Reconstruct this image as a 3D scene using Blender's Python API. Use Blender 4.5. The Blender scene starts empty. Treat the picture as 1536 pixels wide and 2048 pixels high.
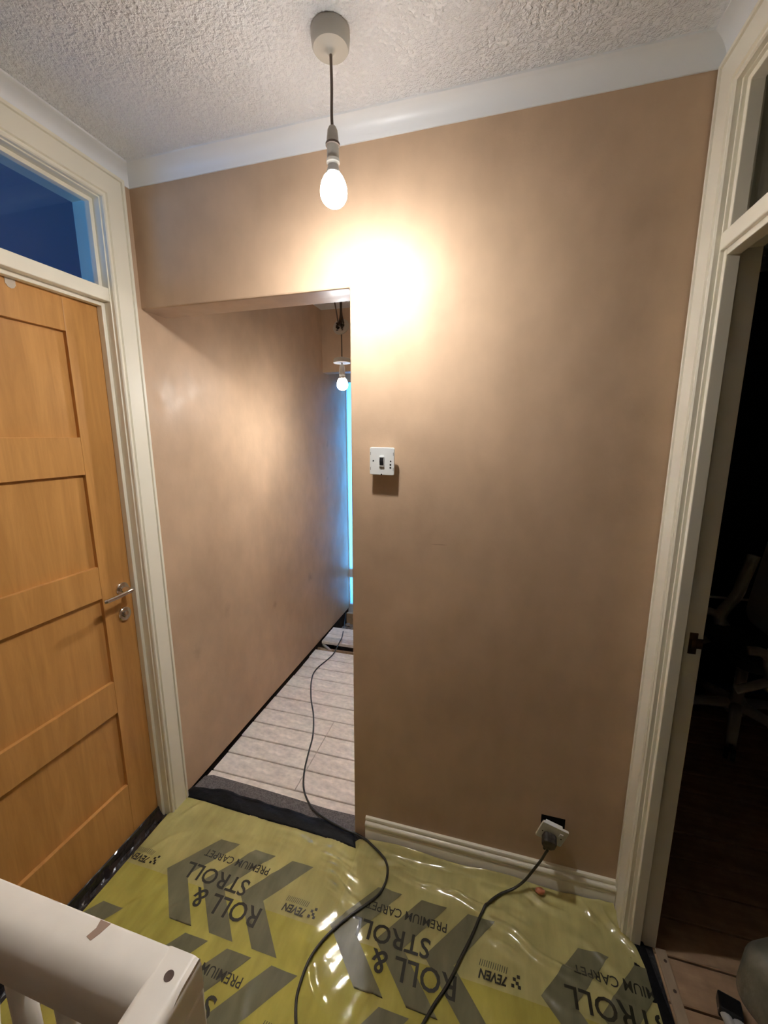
import bpy, bmesh, math, random
from mathutils import Vector, Matrix

random.seed(7)
scene = bpy.context.scene
col = scene.collection

# ------------------------------------------------------------------ camera
cam_d = bpy.data.cameras.new('camera')
cam_d.sensor_fit = 'VERTICAL'
cam_d.sensor_height = 36.0
cam_d.sensor_width = 27.0
cam_d.lens = 36.0 * 810.5 / 2048.0
cam_d.clip_start = 0.02
cam = bpy.data.objects.new('camera', cam_d)
col.objects.link(cam)
cam.matrix_world = (Matrix.Translation((0.0, -1.28, 1.575)) @ Matrix.Rotation(0.272132, 4, 'Z')
                    @ Matrix.Rotation(1.38613, 4, 'X') @ Matrix.Rotation(-0.00159, 4, 'Z'))
scene.camera = cam

# ------------------------------------------------------------------ world and daylight
world = bpy.data.worlds.new('world')
scene.world = world
world.use_nodes = True
world.node_tree.nodes['Background'].inputs[0].default_value = (0.10, 0.20, 0.42, 1)
world.node_tree.nodes['Background'].inputs[1].default_value = 0.15


def area(name, loc, rot, sx, sy, power, color):
    d = bpy.data.lights.new(name, 'AREA')
    d.shape = 'RECTANGLE'
    d.size, d.size_y, d.energy, d.color = sx, sy, power, color
    o = bpy.data.objects.new(name, d)
    o.location, o.rotation_euler = loc, rot
    col.objects.link(o)
    return o


# dusk daylight behind the frosted end door, and from an unseen lamp added inside the room behind the left door
area('daylight_front_door', (-1.19, 2.42, 1.05), (math.radians(-90), 0, 0), 0.2, 1.9, 6.0, (0.10, 0.46, 1.0))
area('daylight_left_room', (-2.7, -2.5, 1.4), (math.radians(90), 0, 0), 1.2, 1.4, 8.0, (0.14, 0.45, 1.0))

vs = scene.view_settings
vs.view_transform = 'Standard'
vs.look = 'None'
vs.gamma = 1.0
vs.use_curve_mapping = False
vs.exposure = 2.32

BULB_STRENGTH = 90.0
BULB2_STRENGTH = 80.0


# ------------------------------------------------------------------ materials
def mat(name, color, rough=0.5, metal=0.0, spec=0.5, coat=0.0, noise=None, bump=None, emit=None, noise2=None, rough_noise=0.0):
    """noise=(scale, amount, detail, stretch) colour mottling; bump=(scale, strength, distance)"""
    m = bpy.data.materials.new(name)
    m.use_nodes = True
    nt = m.node_tree
    b = nt.nodes['Principled BSDF']
    b.inputs['Base Color'].default_value = (*color, 1)
    b.inputs['Roughness'].default_value = rough
    b.inputs['Metallic'].default_value = metal
    b.inputs['Specular IOR Level'].default_value = spec
    b.inputs['Coat Weight'].default_value = coat
    tc = nt.nodes.new('ShaderNodeTexCoord')
    last = None
    for nz in (noise, noise2):
        if not nz:
            continue
        sc, amt, det, st = nz
        mp = nt.nodes.new('ShaderNodeMapping')
        mp.inputs['Scale'].default_value = st
        nt.links.new(tc.outputs['Object'], mp.inputs[0])
        n = nt.nodes.new('ShaderNodeTexNoise')
        n.inputs['Scale'].default_value = sc
        n.inputs['Detail'].default_value = det
        nt.links.new(mp.outputs[0], n.inputs['Vector'])
        r = nt.nodes.new('ShaderNodeMapRange')
        r.inputs[1].default_value, r.inputs[2].default_value = 0.3, 0.7
        r.inputs[3].default_value, r.inputs[4].default_value = 1 - amt, 1 + amt
        nt.links.new(n.outputs[0], r.inputs[0])
        mx = nt.nodes.new('ShaderNodeVectorMath')
        mx.operation = 'MULTIPLY' if last else 'SCALE'
        if last:
            nt.links.new(last, mx.inputs[0])
            nt.links.new(r.outputs[0], mx.inputs[1])
        else:
            mx.inputs[0].default_value = color
            nt.links.new(r.outputs[0], mx.inputs[3])
        last = mx.outputs[0]
        if rough_noise:
            rr = nt.nodes.new('ShaderNodeMapRange')
            rr.inputs[1].default_value, rr.inputs[2].default_value = 0.3, 0.7
            rr.inputs[3].default_value, rr.inputs[4].default_value = rough - rough_noise, rough + rough_noise
            nt.links.new(n.outputs[0], rr.inputs[0])
            nt.links.new(rr.outputs[0], b.inputs['Roughness'])
    if last:
        nt.links.new(last, b.inputs['Base Color'])
    if bump:
        sc, stg, dist = bump
        n = nt.nodes.new('ShaderNodeTexNoise')
        n.inputs['Scale'].default_value = sc
        n.inputs['Detail'].default_value = 4
        nt.links.new(tc.outputs['Object'], n.inputs['Vector'])
        bp = nt.nodes.new('ShaderNodeBump')
        bp.inputs['Strength'].default_value = stg
        bp.inputs['Distance'].default_value = dist
        nt.links.new(n.outputs[0], bp.inputs['Height'])
        nt.links.new(bp.outputs[0], b.inputs['Normal'])
    if emit:
        b.inputs['Emission Color'].default_value = (*emit[0], 1)
        b.inputs['Emission Strength'].default_value = emit[1]
    return m


def plaster_material():
    m = mat('bare_pink_plaster', (0.565, 0.400, 0.266), rough=0.46, spec=0.32,
            noise=(2.2, 0.13, 5, (1, 1, 1)), noise2=(14, 0.055, 3, (1, 1, 0.6)))
    nt = m.node_tree
    b = nt.nodes['Principled BSDF']
    tc = nt.nodes.new('ShaderNodeTexCoord')
    n1 = nt.nodes.new('ShaderNodeTexNoise')
    n1.inputs['Scale'].default_value = 9
    n1.inputs['Detail'].default_value = 7
    n1.inputs['Roughness'].default_value = 0.62
    n2 = nt.nodes.new('ShaderNodeTexNoise')
    n2.inputs['Scale'].default_value = 260
    ad = nt.nodes.new('ShaderNodeMath')
    ad.operation = 'MULTIPLY_ADD'
    ad.inputs[1].default_value = 0.05
    nt.links.new(tc.outputs['Object'], n1.inputs['Vector'])
    nt.links.new(tc.outputs['Object'], n2.inputs['Vector'])
    nt.links.new(n2.outputs[0], ad.inputs[0])
    nt.links.new(n1.outputs[0], ad.inputs[2])
    bp = nt.nodes.new('ShaderNodeBump')
    bp.inputs['Strength'].default_value = 0.30
    bp.inputs['Distance'].default_value = 0.006
    nt.links.new(ad.outputs[0], bp.inputs['Height'])
    nt.links.new(bp.outputs[0], b.inputs['Normal'])
    # grubby finger marks and a scratch on the plaster
    src = b.inputs['Base Color'].links[0].from_socket
    wob = nt.nodes.new('ShaderNodeTexNoise')
    wob.inputs['Scale'].default_value = 30
    nt.links.new(tc.outputs['Object'], wob.inputs['Vector'])
    for c, r, dk in [((XL, 1.642, 1.51), (0.03, 0.035), 0.30), ((XL, 1.624, 1.254), (0.03, 0.015), 0.2), ((XL, 1.263, 0.574), (0.045, 0.035), 0.30),
                     ((XL, 0.779, 0.566), (0.035, 0.03), 0.22), ((XL, 0.341, 0.723), (0.03, 0.05), 0.16), ((XL, 0.115, 0.616), (0.03, 0.05), 0.14),
                     ((-0.17, 0.0, 1.2275), (0.030, 0.0022), 0.45)]:
        mp = nt.nodes.new('ShaderNodeMapping')
        mp.vector_type = 'POINT'
        sx = 1 / r[0]
        mp.inputs['Scale'].default_value = (sx, sx, 1 / r[1])
        mp.inputs['Location'].default_value = (-c[0] * sx, -c[1] * sx, -c[2] / r[1])
        nt.links.new(tc.outputs['Object'], mp.inputs[0])
        ln = nt.nodes.new('ShaderNodeVectorMath')
        ln.operation = 'LENGTH'
        nt.links.new(mp.outputs[0], ln.inputs[0])
        ad2 = nt.nodes.new('ShaderNodeMath')
        ad2.operation = 'MULTIPLY_ADD'
        ad2.inputs[1].default_value = 1.6
        nt.links.new(wob.outputs[0], ad2.inputs[0])
        nt.links.new(ln.outputs['Value'], ad2.inputs[2])
        mr = nt.nodes.new('ShaderNodeMapRange')
        mr.inputs[1].default_value, mr.inputs[2].default_value = 0.7, 1.8
        mr.inputs[3].default_value, mr.inputs[4].default_value = 1 - dk, 1.0
        nt.links.new(ad2.outputs[0], mr.inputs[0])
        mu = nt.nodes.new('ShaderNodeVectorMath')
        mu.operation = 'SCALE'
        nt.links.new(src, mu.inputs[0])
        nt.links.new(mr.outputs[0], mu.inputs[3])
        src = mu.outputs[0]
    nt.links.new(src, b.inputs['Base Color'])
    rr = nt.nodes.new('ShaderNodeMapRange')
    rr.inputs[1].default_value, rr.inputs[2].default_value = 0.35, 0.65
    rr.inputs[3].default_value, rr.inputs[4].default_value = 0.36, 0.58
    nt.links.new(n1.outputs[0], rr.inputs[0])
    nt.links.new(rr.outputs[0], b.inputs['Roughness'])
    return m


def ceiling_material():
    m = mat('stippled_ceiling_paint', (0.90, 0.92, 0.94), rough=0.75, spec=0.3)
    nt = m.node_tree
    b = nt.nodes['Principled BSDF']
    tc = nt.nodes.new('ShaderNodeTexCoord')
    n1 = nt.nodes.new('ShaderNodeTexNoise')
    n1.inputs['Scale'].default_value = 125
    n1.inputs['Detail'].default_value = 3
    v = nt.nodes.new('ShaderNodeTexVoronoi')
    v.inputs['Scale'].default_value = 85
    nt.links.new(tc.outputs['Object'], n1.inputs['Vector'])
    nt.links.new(tc.outputs['Object'], v.inputs['Vector'])
    cr = nt.nodes.new('ShaderNodeMapRange')
    cr.inputs[1].default_value, cr.inputs[2].default_value = 0.42, 0.72
    nt.links.new(n1.outputs[0], cr.inputs[0])
    ad = nt.nodes.new('ShaderNodeMath')
    ad.operation = 'MULTIPLY_ADD'
    ad.inputs[1].default_value = -0.35
    nt.links.new(v.outputs['Distance'], ad.inputs[0])
    nt.links.new(cr.outputs[0], ad.inputs[2])
    bp = nt.nodes.new('ShaderNodeBump')
    bp.inputs['Strength'].default_value = 0.75
    bp.inputs['Distance'].default_value = 0.0075
    nt.links.new(ad.outputs[0], bp.inputs['Height'])
    nt.links.new(bp.outputs[0], b.inputs['Normal'])
    return m


def oak_material(name, rot, base=(0.62, 0.315, 0.095)):
    m = mat(name, base, rough=0.36, spec=0.4)
    nt = m.node_tree
    b = nt.nodes['Principled BSDF']
    tc = nt.nodes.new('ShaderNodeTexCoord')
    mp = nt.nodes.new('ShaderNodeMapping')
    mp.inputs['Rotation'].default_value = rot
    mp.inputs['Scale'].default_value = (1, 1, 0.09)
    nt.links.new(tc.outputs['Object'], mp.inputs[0])
    n = nt.nodes.new('ShaderNodeTexNoise')
    n.inputs['Scale'].default_value = 26
    n.inputs['Detail'].default_value = 7
    n.inputs['Roughness'].default_value = 0.65
    n.inputs['Distortion'].default_value = 0.7
    nt.links.new(mp.outputs[0], n.inputs['Vector'])
    cr = nt.nodes.new('ShaderNodeValToRGB')
    e = cr.color_ramp.elements
    e[0].position, e[0].color = 0.28, (base[0] * 0.80, base[1] * 0.76, base[2] * 0.70, 1)
    e[1].position, e[1].color = 0.68, (base[0] * 1.10, base[1] * 1.12, base[2] * 1.16, 1)
    nt.links.new(n.outputs[0], cr.inputs[0])
    nt.links.new(cr.outputs[0], b.inputs['Base Color'])
    bp = nt.nodes.new('ShaderNodeBump')
    bp.inputs['Strength'].default_value = 0.08
    bp.inputs['Distance'].default_value = 0.002
    nt.links.new(n.outputs[0], bp.inputs['Height'])
    nt.links.new(bp.outputs[0], b.inputs['Normal'])
    return m


def film_material(name, color, fac, rough=0.075):
    m = mat(name, color, rough=rough, spec=0.5, coat=0.0, noise=(5, 0.14, 4, (1, 1, 1)), noise2=(34, 0.10, 5, (1, 0.25, 1)), bump=(70, 0.07, 0.003))
    nt = m.node_tree
    b = nt.nodes['Principled BSDF']
    b.inputs['Coat Roughness'].default_value = 0.15
    tr = nt.nodes.new('ShaderNodeBsdfTransparent')
    tr.inputs[0].default_value = (0.80, 0.76, 0.40, 1)
    mix = nt.nodes.new('ShaderNodeMixShader')
    mix.inputs[0].default_value = fac
    out = nt.nodes['Material Output']
    nt.links.new(tr.outputs[0], mix.inputs[1])
    nt.links.new(b.outputs[0], mix.inputs[2])
    nt.links.new(mix.outputs[0], out.inputs[0])
    return m


def glass_material(name, tint, rough=0.02):
    m = bpy.data.materials.new(name)
    m.use_nodes = True
    nt = m.node_tree
    nt.nodes.remove(nt.nodes['Principled BSDF'])
    out = nt.nodes['Material Output']
    tr = nt.nodes.new('ShaderNodeBsdfTransparent')
    tr.inputs[0].default_value = (*tint, 1)
    gl = nt.nodes.new('ShaderNodeBsdfGlossy')
    gl.inputs['Roughness'].default_value = rough
    lw = nt.nodes.new('ShaderNodeLayerWeight')
    lw.inputs[0].default_value = 0.5
    pw = nt.nodes.new('ShaderNodeMath')
    pw.operation = 'POWER'
    pw.inputs[1].default_value = 5.0
    ma = nt.nodes.new('ShaderNodeMath')
    ma.operation = 'MULTIPLY_ADD'
    ma.inputs[1].default_value, ma.inputs[2].default_value = 0.9, 0.03
    nt.links.new(lw.outputs['Facing'], pw.inputs[0])
    nt.links.new(pw.outputs[0], ma.inputs[0])
    mix = nt.nodes.new('ShaderNodeMixShader')
    nt.links.new(ma.outputs[0], mix.inputs[0])
    nt.links.new(tr.outputs[0], mix.inputs[1])
    nt.links.new(gl.outputs[0], mix.inputs[2])
    nt.links.new(mix.outputs[0], out.inputs[0])
    return m


def frosted_material():
    m = bpy.data.materials.new('frosted_glass')
    m.use_nodes = True
    nt = m.node_tree
    nt.nodes.remove(nt.nodes['Principled BSDF'])
    out = nt.nodes['Material Output']
    t = nt.nodes.new('ShaderNodeBsdfTranslucent')
    t.inputs[0].default_value = (0.85, 0.9, 0.95, 1)
    d = nt.nodes.new('ShaderNodeBsdfDiffuse')
    d.inputs[0].default_value = (0.7, 0.75, 0.8, 1)
    mix = nt.nodes.new('ShaderNodeMixShader')
    mix.inputs[0].default_value = 0.08
    nt.links.new(t.outputs[0], mix.inputs[1])
    nt.links.new(d.outputs[0], mix.inputs[2])
    nt.links.new(mix.outputs[0], out.inputs[0])
    return m


XL, XR = -1.265, 0.468
ZC = 2.46
M = {}
M['plaster'] = plaster_material()
M['ceiling'] = ceiling_material()
M['cove'] = mat('white_coving_paint', (0.84, 0.86, 0.87), rough=0.38, bump=(18, 0.10, 0.004))
M['white_wall'] = mat('grey_emulsion', (0.20, 0.19, 0.18), rough=0.8)
M['cream'] = mat('cream_gloss_paint', (0.88, 0.84, 0.70), rough=0.33, coat=0.1, noise=(9, 0.015, 3, (1, 1, 0.3)))
M['oak_v'] = oak_material('oak_vertical_grain', (0, 0, 0))
M['oak_h'] = oak_material('oak_horizontal_grain', (math.radians(90), 0, 0))
M['chrome'] = mat('polished_chrome', (0.72, 0.69, 0.64), rough=0.12, metal=1.0)
M['white_plastic'] = mat('white_plastic', (0.78, 0.80, 0.78), rough=0.35)
M['rose_plastic'] = mat('aged_white_plastic', (0.56, 0.55, 0.50), rough=0.4)
M['black_plastic'] = mat('black_plastic', (0.012, 0.012, 0.013), rough=0.35)
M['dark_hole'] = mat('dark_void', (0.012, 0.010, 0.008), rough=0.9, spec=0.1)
M['flex'] = mat('grey_brown_flex', (0.16, 0.12, 0.095), rough=0.5)
M['cable'] = mat('dark_grey_cable', (0.030, 0.029, 0.022), rough=0.4)
M['board_dusty'] = mat('dusty_pale_floorboard', (0.80, 0.72, 0.64), rough=0.8, spec=0.2, noise=(9, 0.13, 7, (1, 3, 1)), noise2=(40, 0.12, 6, (1, 1.6, 1)), bump=(40, 0.25, 0.004))
M['board_brown'] = mat('brown_floorboard', (0.46, 0.30, 0.18), rough=0.6, spec=0.3, noise=(6, 0.16, 6, (0.6, 6, 1)), noise2=(22, 0.12, 5, (1, 1, 1)), bump=(40, 0.15, 0.003))
M['subfloor'] = mat('dark_dusty_void', (0.05, 0.038, 0.03), rough=0.95, spec=0.1, noise=(9, 0.4, 4, (1, 1, 1)))
M['carpet_dark'] = mat('dark_grey_carpet', (0.055, 0.055, 0.058), rough=0.95, spec=0.1, noise=(120, 0.35, 3, (1, 1, 1)), bump=(300, 0.6, 0.004))
M['carpet_grey'] = mat('grey_felt_carpet', (0.16, 0.145, 0.14), rough=0.95, spec=0.1, noise=(160, 0.35, 3, (1, 1, 1)), bump=(320, 0.6, 0.004))
M['black_tape'] = mat('black_tape', (0.007, 0.0075, 0.009), rough=0.6, spec=0.22, noise=(20, 0.4, 4, (1, 1, 1)), bump=(45, 0.5, 0.005))
M['gripper'] = mat('pale_plywood_strip', (0.44, 0.33, 0.22), rough=0.7, noise=(40, 0.12, 4, (1, 0.2, 1)))
M['film'] = film_material('yellow_green_film', (0.64, 0.58, 0.24), 0.76)
M['film2'] = film_material('yellow_green_film_overlap', (0.70, 0.63, 0.15), 0.62)
M['film3'] = film_material('olive_film_overlap', (0.70, 0.63, 0.26), 0.62)
M['chevron'] = mat('grey_print', (0.185, 0.178, 0.105), rough=0.28, spec=0.2, coat=0.0, noise=(30, 0.15, 5, (1, 0.3, 1)), bump=(60, 0.06, 0.003))
M['ink'] = mat('black_ink', (0.022, 0.022, 0.012), rough=0.32, coat=0.2)
M['ink2'] = mat('faded_ink', (0.10, 0.095, 0.045), rough=0.35)
M['handrail'] = mat('cream_white_gloss', (0.92, 0.89, 0.81), rough=0.35, coat=0.25, noise=(14, 0.04, 4, (1, 1, 1)))
M['rail_stain'] = mat('worn_wood_mark', (0.36, 0.25, 0.19), rough=0.6)
M['rail_hole'] = mat('dark_wood_knot', (0.09, 0.055, 0.04), rough=0.6)
M['brass'] = mat('tarnished_brass', (0.10, 0.055, 0.028), rough=0.45, metal=0.7, noise=(60, 0.5, 4, (1, 1, 1)))
M['paper'] = mat('masking_tape', (0.60, 0.52, 0.42), rough=0.7)
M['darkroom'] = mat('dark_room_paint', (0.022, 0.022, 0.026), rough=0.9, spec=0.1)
M['blueroom'] = mat('blue_grey_paint', (0.30, 0.38, 0.50), rough=0.9, spec=0.1)
M['chair_white'] = mat('white_chair_plastic', (0.85, 0.80, 0.72), rough=0.5)
M['chair_mesh'] = mat('dark_grey_mesh', (0.05, 0.05, 0.05), rough=0.8)
M['wrap'] = mat('grey_wrapped_plastic', (0.20, 0.19, 0.145), rough=0.34, coat=0.3, noise=(25, 0.2, 5, (1, 1, 1)), bump=(40, 0.5, 0.006))
M['white_ridged'] = mat('white_enamel', (0.72, 0.72, 0.70), rough=0.4)
M['pipe'] = mat('grey_pipe', (0.33, 0.29, 0.25), rough=0.5)
M['rubble'] = mat('broken_mortar', (0.26, 0.22, 0.19), rough=0.95, noise=(30, 0.3, 5, (1, 1, 1)), bump=(60, 0.5, 0.006))
M['timber'] = mat('raw_timber', (0.38, 0.25, 0.14), rough=0.8, noise=(20, 0.2, 5, (1, 4, 1)))
M['orange'] = mat('orange_pink_plastic', (0.62, 0.23, 0.12), rough=0.4)
M['terminal'] = mat('terminal_block_brown', (0.06, 0.045, 0.035), rough=0.6)
M['glass'] = glass_material('clear_glass', (0.82, 0.88, 0.92))
M['glass_dark'] = glass_material('old_clear_glass', (0.85, 0.86, 0.84))
M['frosted'] = frosted_material()
M['upvc'] = mat('white_door_paint', (0.62, 0.66, 0.70), rough=0.4)
M['bulb'] = mat('lit_bulb', (1, 1, 1), emit=((1.0, 0.97, 0.95), BULB_STRENGTH))
def bulb_gradient(m, strength, lo, hi, tip, side):
    nt = m.node_tree
    g = nt.nodes.new('ShaderNodeNewGeometry')
    sx = nt.nodes.new('ShaderNodeSeparateXYZ')
    r = nt.nodes.new('ShaderNodeMapRange')
    r.inputs[1].default_value, r.inputs[2].default_value = lo, hi
    r.inputs[3].default_value, r.inputs[4].default_value = strength * tip, strength * side
    nt.links.new(g.outputs['Normal'], sx.inputs[0])
    nt.links.new(sx.outputs[2], r.inputs[0])
    nt.links.new(r.outputs[0], nt.nodes['Principled BSDF'].inputs['Emission Strength'])


M['bulb2'] = mat('lit_bulb_cool', (1, 1, 1), emit=((1.0, 0.96, 0.92), BULB2_STRENGTH))
bulb_gradient(M['bulb'], BULB_STRENGTH, -1.0, -0.40, 3.7, 0.26)
bulb_gradient(M['bulb2'], BULB2_STRENGTH, -0.95, 0.0, 3.6, 0.10)


# ------------------------------------------------------------------ mesh helpers
def link(name, bm, m, parent=None, smooth=False, bevel=0.0, seg=2):
    me = bpy.data.meshes.new(name)
    bmesh.ops.recalc_face_normals(bm, faces=bm.faces)
    bm.to_mesh(me)
    bm.free()
    if smooth:
        for p in me.polygons:
            p.use_smooth = True
        if smooth == 'auto':
            me.set_sharp_from_angle(angle=math.radians(38))
    o = bpy.data.objects.new(name, me)
    if m:
        me.materials.append(M[m] if isinstance(m, str) else m)
    if parent:
        o.parent = parent
    col.objects.link(o)
    if bevel:
        md = o.modifiers.new('bevel', 'BEVEL')
        md.width, md.segments = bevel, seg
        md.limit_method = 'ANGLE'
        md.angle_limit = math.radians(35)
    return o


def tag(o, label, cat, group=None, kind=None):
    o['label'] = label
    o['category'] = cat
    if group:
        o['group'] = group
    if kind:
        o['kind'] = kind
    return o


def empty(name, loc, label, cat, group=None, kind=None):
    o = bpy.data.objects.new(name, None)
    o.location = loc
    o.empty_display_size = 0.05
    col.objects.link(o)
    # parts are authored in world coordinates: keep them in place
    return tag(o, label, cat, group, kind)


def part(name, bm, m, parent, **k):
    """a child whose mesh is authored in world coordinates"""
    loc = Vector((0, 0, 0))
    p = parent
    while p:
        loc += p.location
        p = p.parent
    bmesh.ops.translate(bm, verts=bm.verts, vec=-loc)
    return link(name, bm, m, parent, **k)


def B():
    return bmesh.new()


def box(bm, x0, x1, y0, y1, z0, z1):
    vs_ = [bm.verts.new(c) for c in [(x0, y0, z0), (x1, y0, z0), (x1, y1, z0), (x0, y1, z0), (x0, y0, z1), (x1, y0, z1), (x1, y1, z1), (x0, y1, z1)]]
    for f in [(0, 3, 2, 1), (4, 5, 6, 7), (0, 1, 5, 4), (1, 2, 6, 5), (2, 3, 7, 6), (3, 0, 4, 7)]:
        bm.faces.new([vs_[i] for i in f])
    return vs_


def rbox(bm, cx, cy, cz, sx, sy, sz, rot=None):
    v = box(bm, -sx / 2, sx / 2, -sy / 2, sy / 2, -sz / 2, sz / 2)
    mt = Matrix.Translation((cx, cy, cz))
    if rot is not None:
        mt = mt @ rot
    bmesh.ops.transform(bm, matrix=mt, verts=v)
    return v


def prism(bm, pts, fn, a, b_):
    """extrude 2-D outline pts between a and b; fn(p, q, t) -> xyz"""
    A = [bm.verts.new(fn(p, q, a)) for p, q in pts]
    Bv = [bm.verts.new(fn(p, q, b_)) for p, q in pts]
    n = len(pts)
    bm.faces.new(A)
    bm.faces.new(Bv[::-1])
    for i in range(n):
        bm.faces.new([A[i], A[(i + 1) % n], Bv[(i + 1) % n], Bv[i]])


def lathe(bm, prof, c, axis='z', seg=28, mtx=None):
    """prof = [(r, h)], closed at the ends"""
    rings = []
    for r, h in prof:
        ring = []
        for i in range(seg):
            t = 2 * math.pi * i / seg
            p = Vector((r * math.cos(t), r * math.sin(t), h))
            if mtx:
                p = mtx @ p
            elif axis == 'x':
                p = Vector((p.z, p.x, p.y))
            elif axis == 'y':
                p = Vector((p.x, p.z, p.y))
            ring.append(bm.verts.new(p + Vector(c)))
        rings.append(ring)
    for a, b_ in zip(rings, rings[1:]):
        for i in range(seg):
            j = (i + 1) % seg
            bm.faces.new([a[i], a[j], b_[j], b_[i]])
    bm.faces.new(rings[0][::-1])
    bm.faces.new(rings[-1])


def smooth_path(pts, sub=8):
    pts = [Vector(p) for p in pts]
    P = [pts[0] * 2 - pts[1]] + pts + [pts[-1] * 2 - pts[-2]]
    out = []
    for i in range(1, len(P) - 2):
        p0, p1, p2, p3 = P[i - 1:i + 3]
        for k in range(sub):
            t = k / sub
            out.append(0.5 * ((2 * p1) + (p2 - p0) * t + (2 * p0 - 5 * p1 + 4 * p2 - p3) * t * t + (3 * p1 - p0 - 3 * p2 + p3) * t ** 3))
    out.append(pts[-1])
    return out


def tube(bm, path, r, seg=10):
    """r: number or list"""
    rings = []
    n = len(path)
    up = Vector((0, 0, 1))
    prev = None
    for i, p in enumerate(path):
        d = (path[min(i + 1, n - 1)] - path[max(i - 1, 0)]).normalized()
        if prev is None:
            s = d.cross(up)
            if s.length < 1e-3:
                s = d.cross(Vector((1, 0, 0)))
            s.normalize()
        else:
            s = (prev - d * prev.dot(d)).normalized()
        prev = s
        u = s.cross(d)
        rr = r[i] if isinstance(r, (list, tuple)) else r
        rings.append([bm.verts.new(p + (s * math.cos(2 * math.pi * k / seg) + u * math.sin(2 * math.pi * k / seg)) * rr) for k in range(seg)])
    for a, b_ in zip(rings, rings[1:]):
        for k in range(seg):
            j = (k + 1) % seg
            bm.faces.new([a[k], a[j], b_[j], b_[k]])
    bm.faces.new(rings[0][::-1])
    bm.faces.new(rings[-1])


XL, XR = -1.265, 0.468
ZC = 2.46

# ------------------------------------------------------------------ structure: walls, ceiling, floor
bm = B()
prism(bm, [(XL - 0.05, 2.026), (-0.467, 2.026), (-0.482, -0.02), (XR + 0.03, -0.02), (XR + 0.03, ZC), (XL - 0.05, ZC)],
      lambda p, q, t: (p, t, q), 0.0, 0.121)
tag(link('wall_back', bm, 'plaster', bevel=0.005, seg=2), 'bare pink plaster wall with a square opening into the passage', 'wall', kind='structure')

bm = B()
prism(bm, [(-0.105, 0.014), (2.05, 0.014), (2.05, ZC), (-2.6, ZC), (-2.6, -1.2), (-0.93, -1.2), (-0.93, 2.35), (-0.105, 2.35)],
      lambda p, q, t: (t, p, q), XL - 0.10, XL)
tag(link('wall_left', bm, 'plaster'), 'long bare plaster wall running from the oak door into the passage', 'wall', kind='structure')

bm = B()
prism(bm, [(-0.08, -0.02), (1.62, -0.02), (1.62, ZC), (-2.6, ZC), (-2.6, -0.02), (-0.875, -0.02), (-0.875, 2.35), (-0.08, 2.35)],
      lambda p, q, t: (t, p, q), XR, XR + 0.07)
tag(link('wall_right', bm, 'plaster'), 'plaster wall around the cream door frame of the dark room', 'wall', kind='structure')

bm = B()
box(bm, -1.5, 3.2, -2.72, -2.6, -1.2, ZC)
tag(link('wall_near', bm, 'white_wall'), 'plain grey wall closing the near end of the landing', 'wall', kind='structure')

bm = B()
prism(bm, [(XL - 0.05, 2.034), (-0.62, 2.034), (-0.62, -0.02), (XR + 0.02, -0.02), (XR + 0.02, ZC), (XL - 0.05, ZC)],
      lambda p, q, t: (p, t, q), 1.59, 1.68)
tag(link('wall_passage_end', bm, 'plaster'), 'plaster cross wall with a bulkhead at the end of the passage', 'wall', kind='structure')

bm = B()
box(bm, -0.5, -0.42, 1.66, 2.12, -0.3, ZC)
tag(link('wall_lobby', bm, 'plaster'), 'short plaster wall beside the frosted end door', 'wall', kind='structure')

bm = B()
box(bm, -4.3, 3.2, -2.72, 2.7, ZC, ZC + 0.06)
tag(link('ceiling', bm, 'ceiling'), 'white stippled textured ceiling above the landing', 'ceiling', kind='structure')

# dark room on the right
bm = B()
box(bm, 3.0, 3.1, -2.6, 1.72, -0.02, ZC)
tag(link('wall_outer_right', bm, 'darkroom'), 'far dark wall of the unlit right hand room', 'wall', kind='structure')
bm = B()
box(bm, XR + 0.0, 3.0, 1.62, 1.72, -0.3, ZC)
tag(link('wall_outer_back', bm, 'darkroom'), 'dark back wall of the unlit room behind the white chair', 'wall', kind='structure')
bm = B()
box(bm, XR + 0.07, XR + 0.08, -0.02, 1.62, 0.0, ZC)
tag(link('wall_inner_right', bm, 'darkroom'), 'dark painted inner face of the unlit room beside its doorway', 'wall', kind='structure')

# blue room behind the left door
bm = B()
prism(bm, [(-2.6, 0), (2.05, 0), (2.05, ZC), (-2.6, ZC)], lambda p, q, t: (t, p, q), -4.3, -4.2)
tag(link('wall_outer_left', bm, 'blueroom'), 'blue grey far wall of the room behind the oak door', 'wall', kind='structure')
bm = B()
box(bm, -4.2, XL - 0.10, 0.9, 1.0, 0, ZC)
tag(link('wall_side_left', bm, 'blueroom'), 'blue grey side wall of the room behind the oak door', 'wall', kind='structure')
bm = B()
box(bm, -4.2, XL - 0.10, -2.7, -2.6, 0, ZC)
tag(link('wall_rear_left', bm, 'blueroom'), 'blue grey rear wall of the room behind the oak door', 'wall', kind='structure')
bm = B()
box(bm, -4.2, XL - 0.10, -2.6, 0.9, ZC - 0.03, ZC - 0.005)
tag(link('ceiling_left', bm, 'blueroom'), 'blue grey ceiling of the room behind the oak door', 'ceiling', kind='structure')

# floor: solid landing slab, void under the passage, boards as pieces
floor = empty('floor', (0, 0, 0), 'bare boarded floor running under the landing, the passage and the dark room', 'floor', kind='structure')
bm = B()
box(bm, XL - 0.10, XR + 0.07, -0.97, 0.005, -0.14, 0.0)
box(bm, -0.36, XR + 0.07, -2.6, -0.97, -0.14, 0.0)
part('landing_slab', bm, 'carpet_dark', floor)
bm = B()
box(bm, XL - 0.10, 3.1, -2.6, 2.5, -0.30, -0.25)
part('void_bottom', bm, 'subfloor', floor)
bm = B()
box(bm, -4.3, XL - 0.10, -2.6, 1.0, -0.05, 0.0)
part('left_room_slab', bm, 'subfloor', floor)

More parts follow.
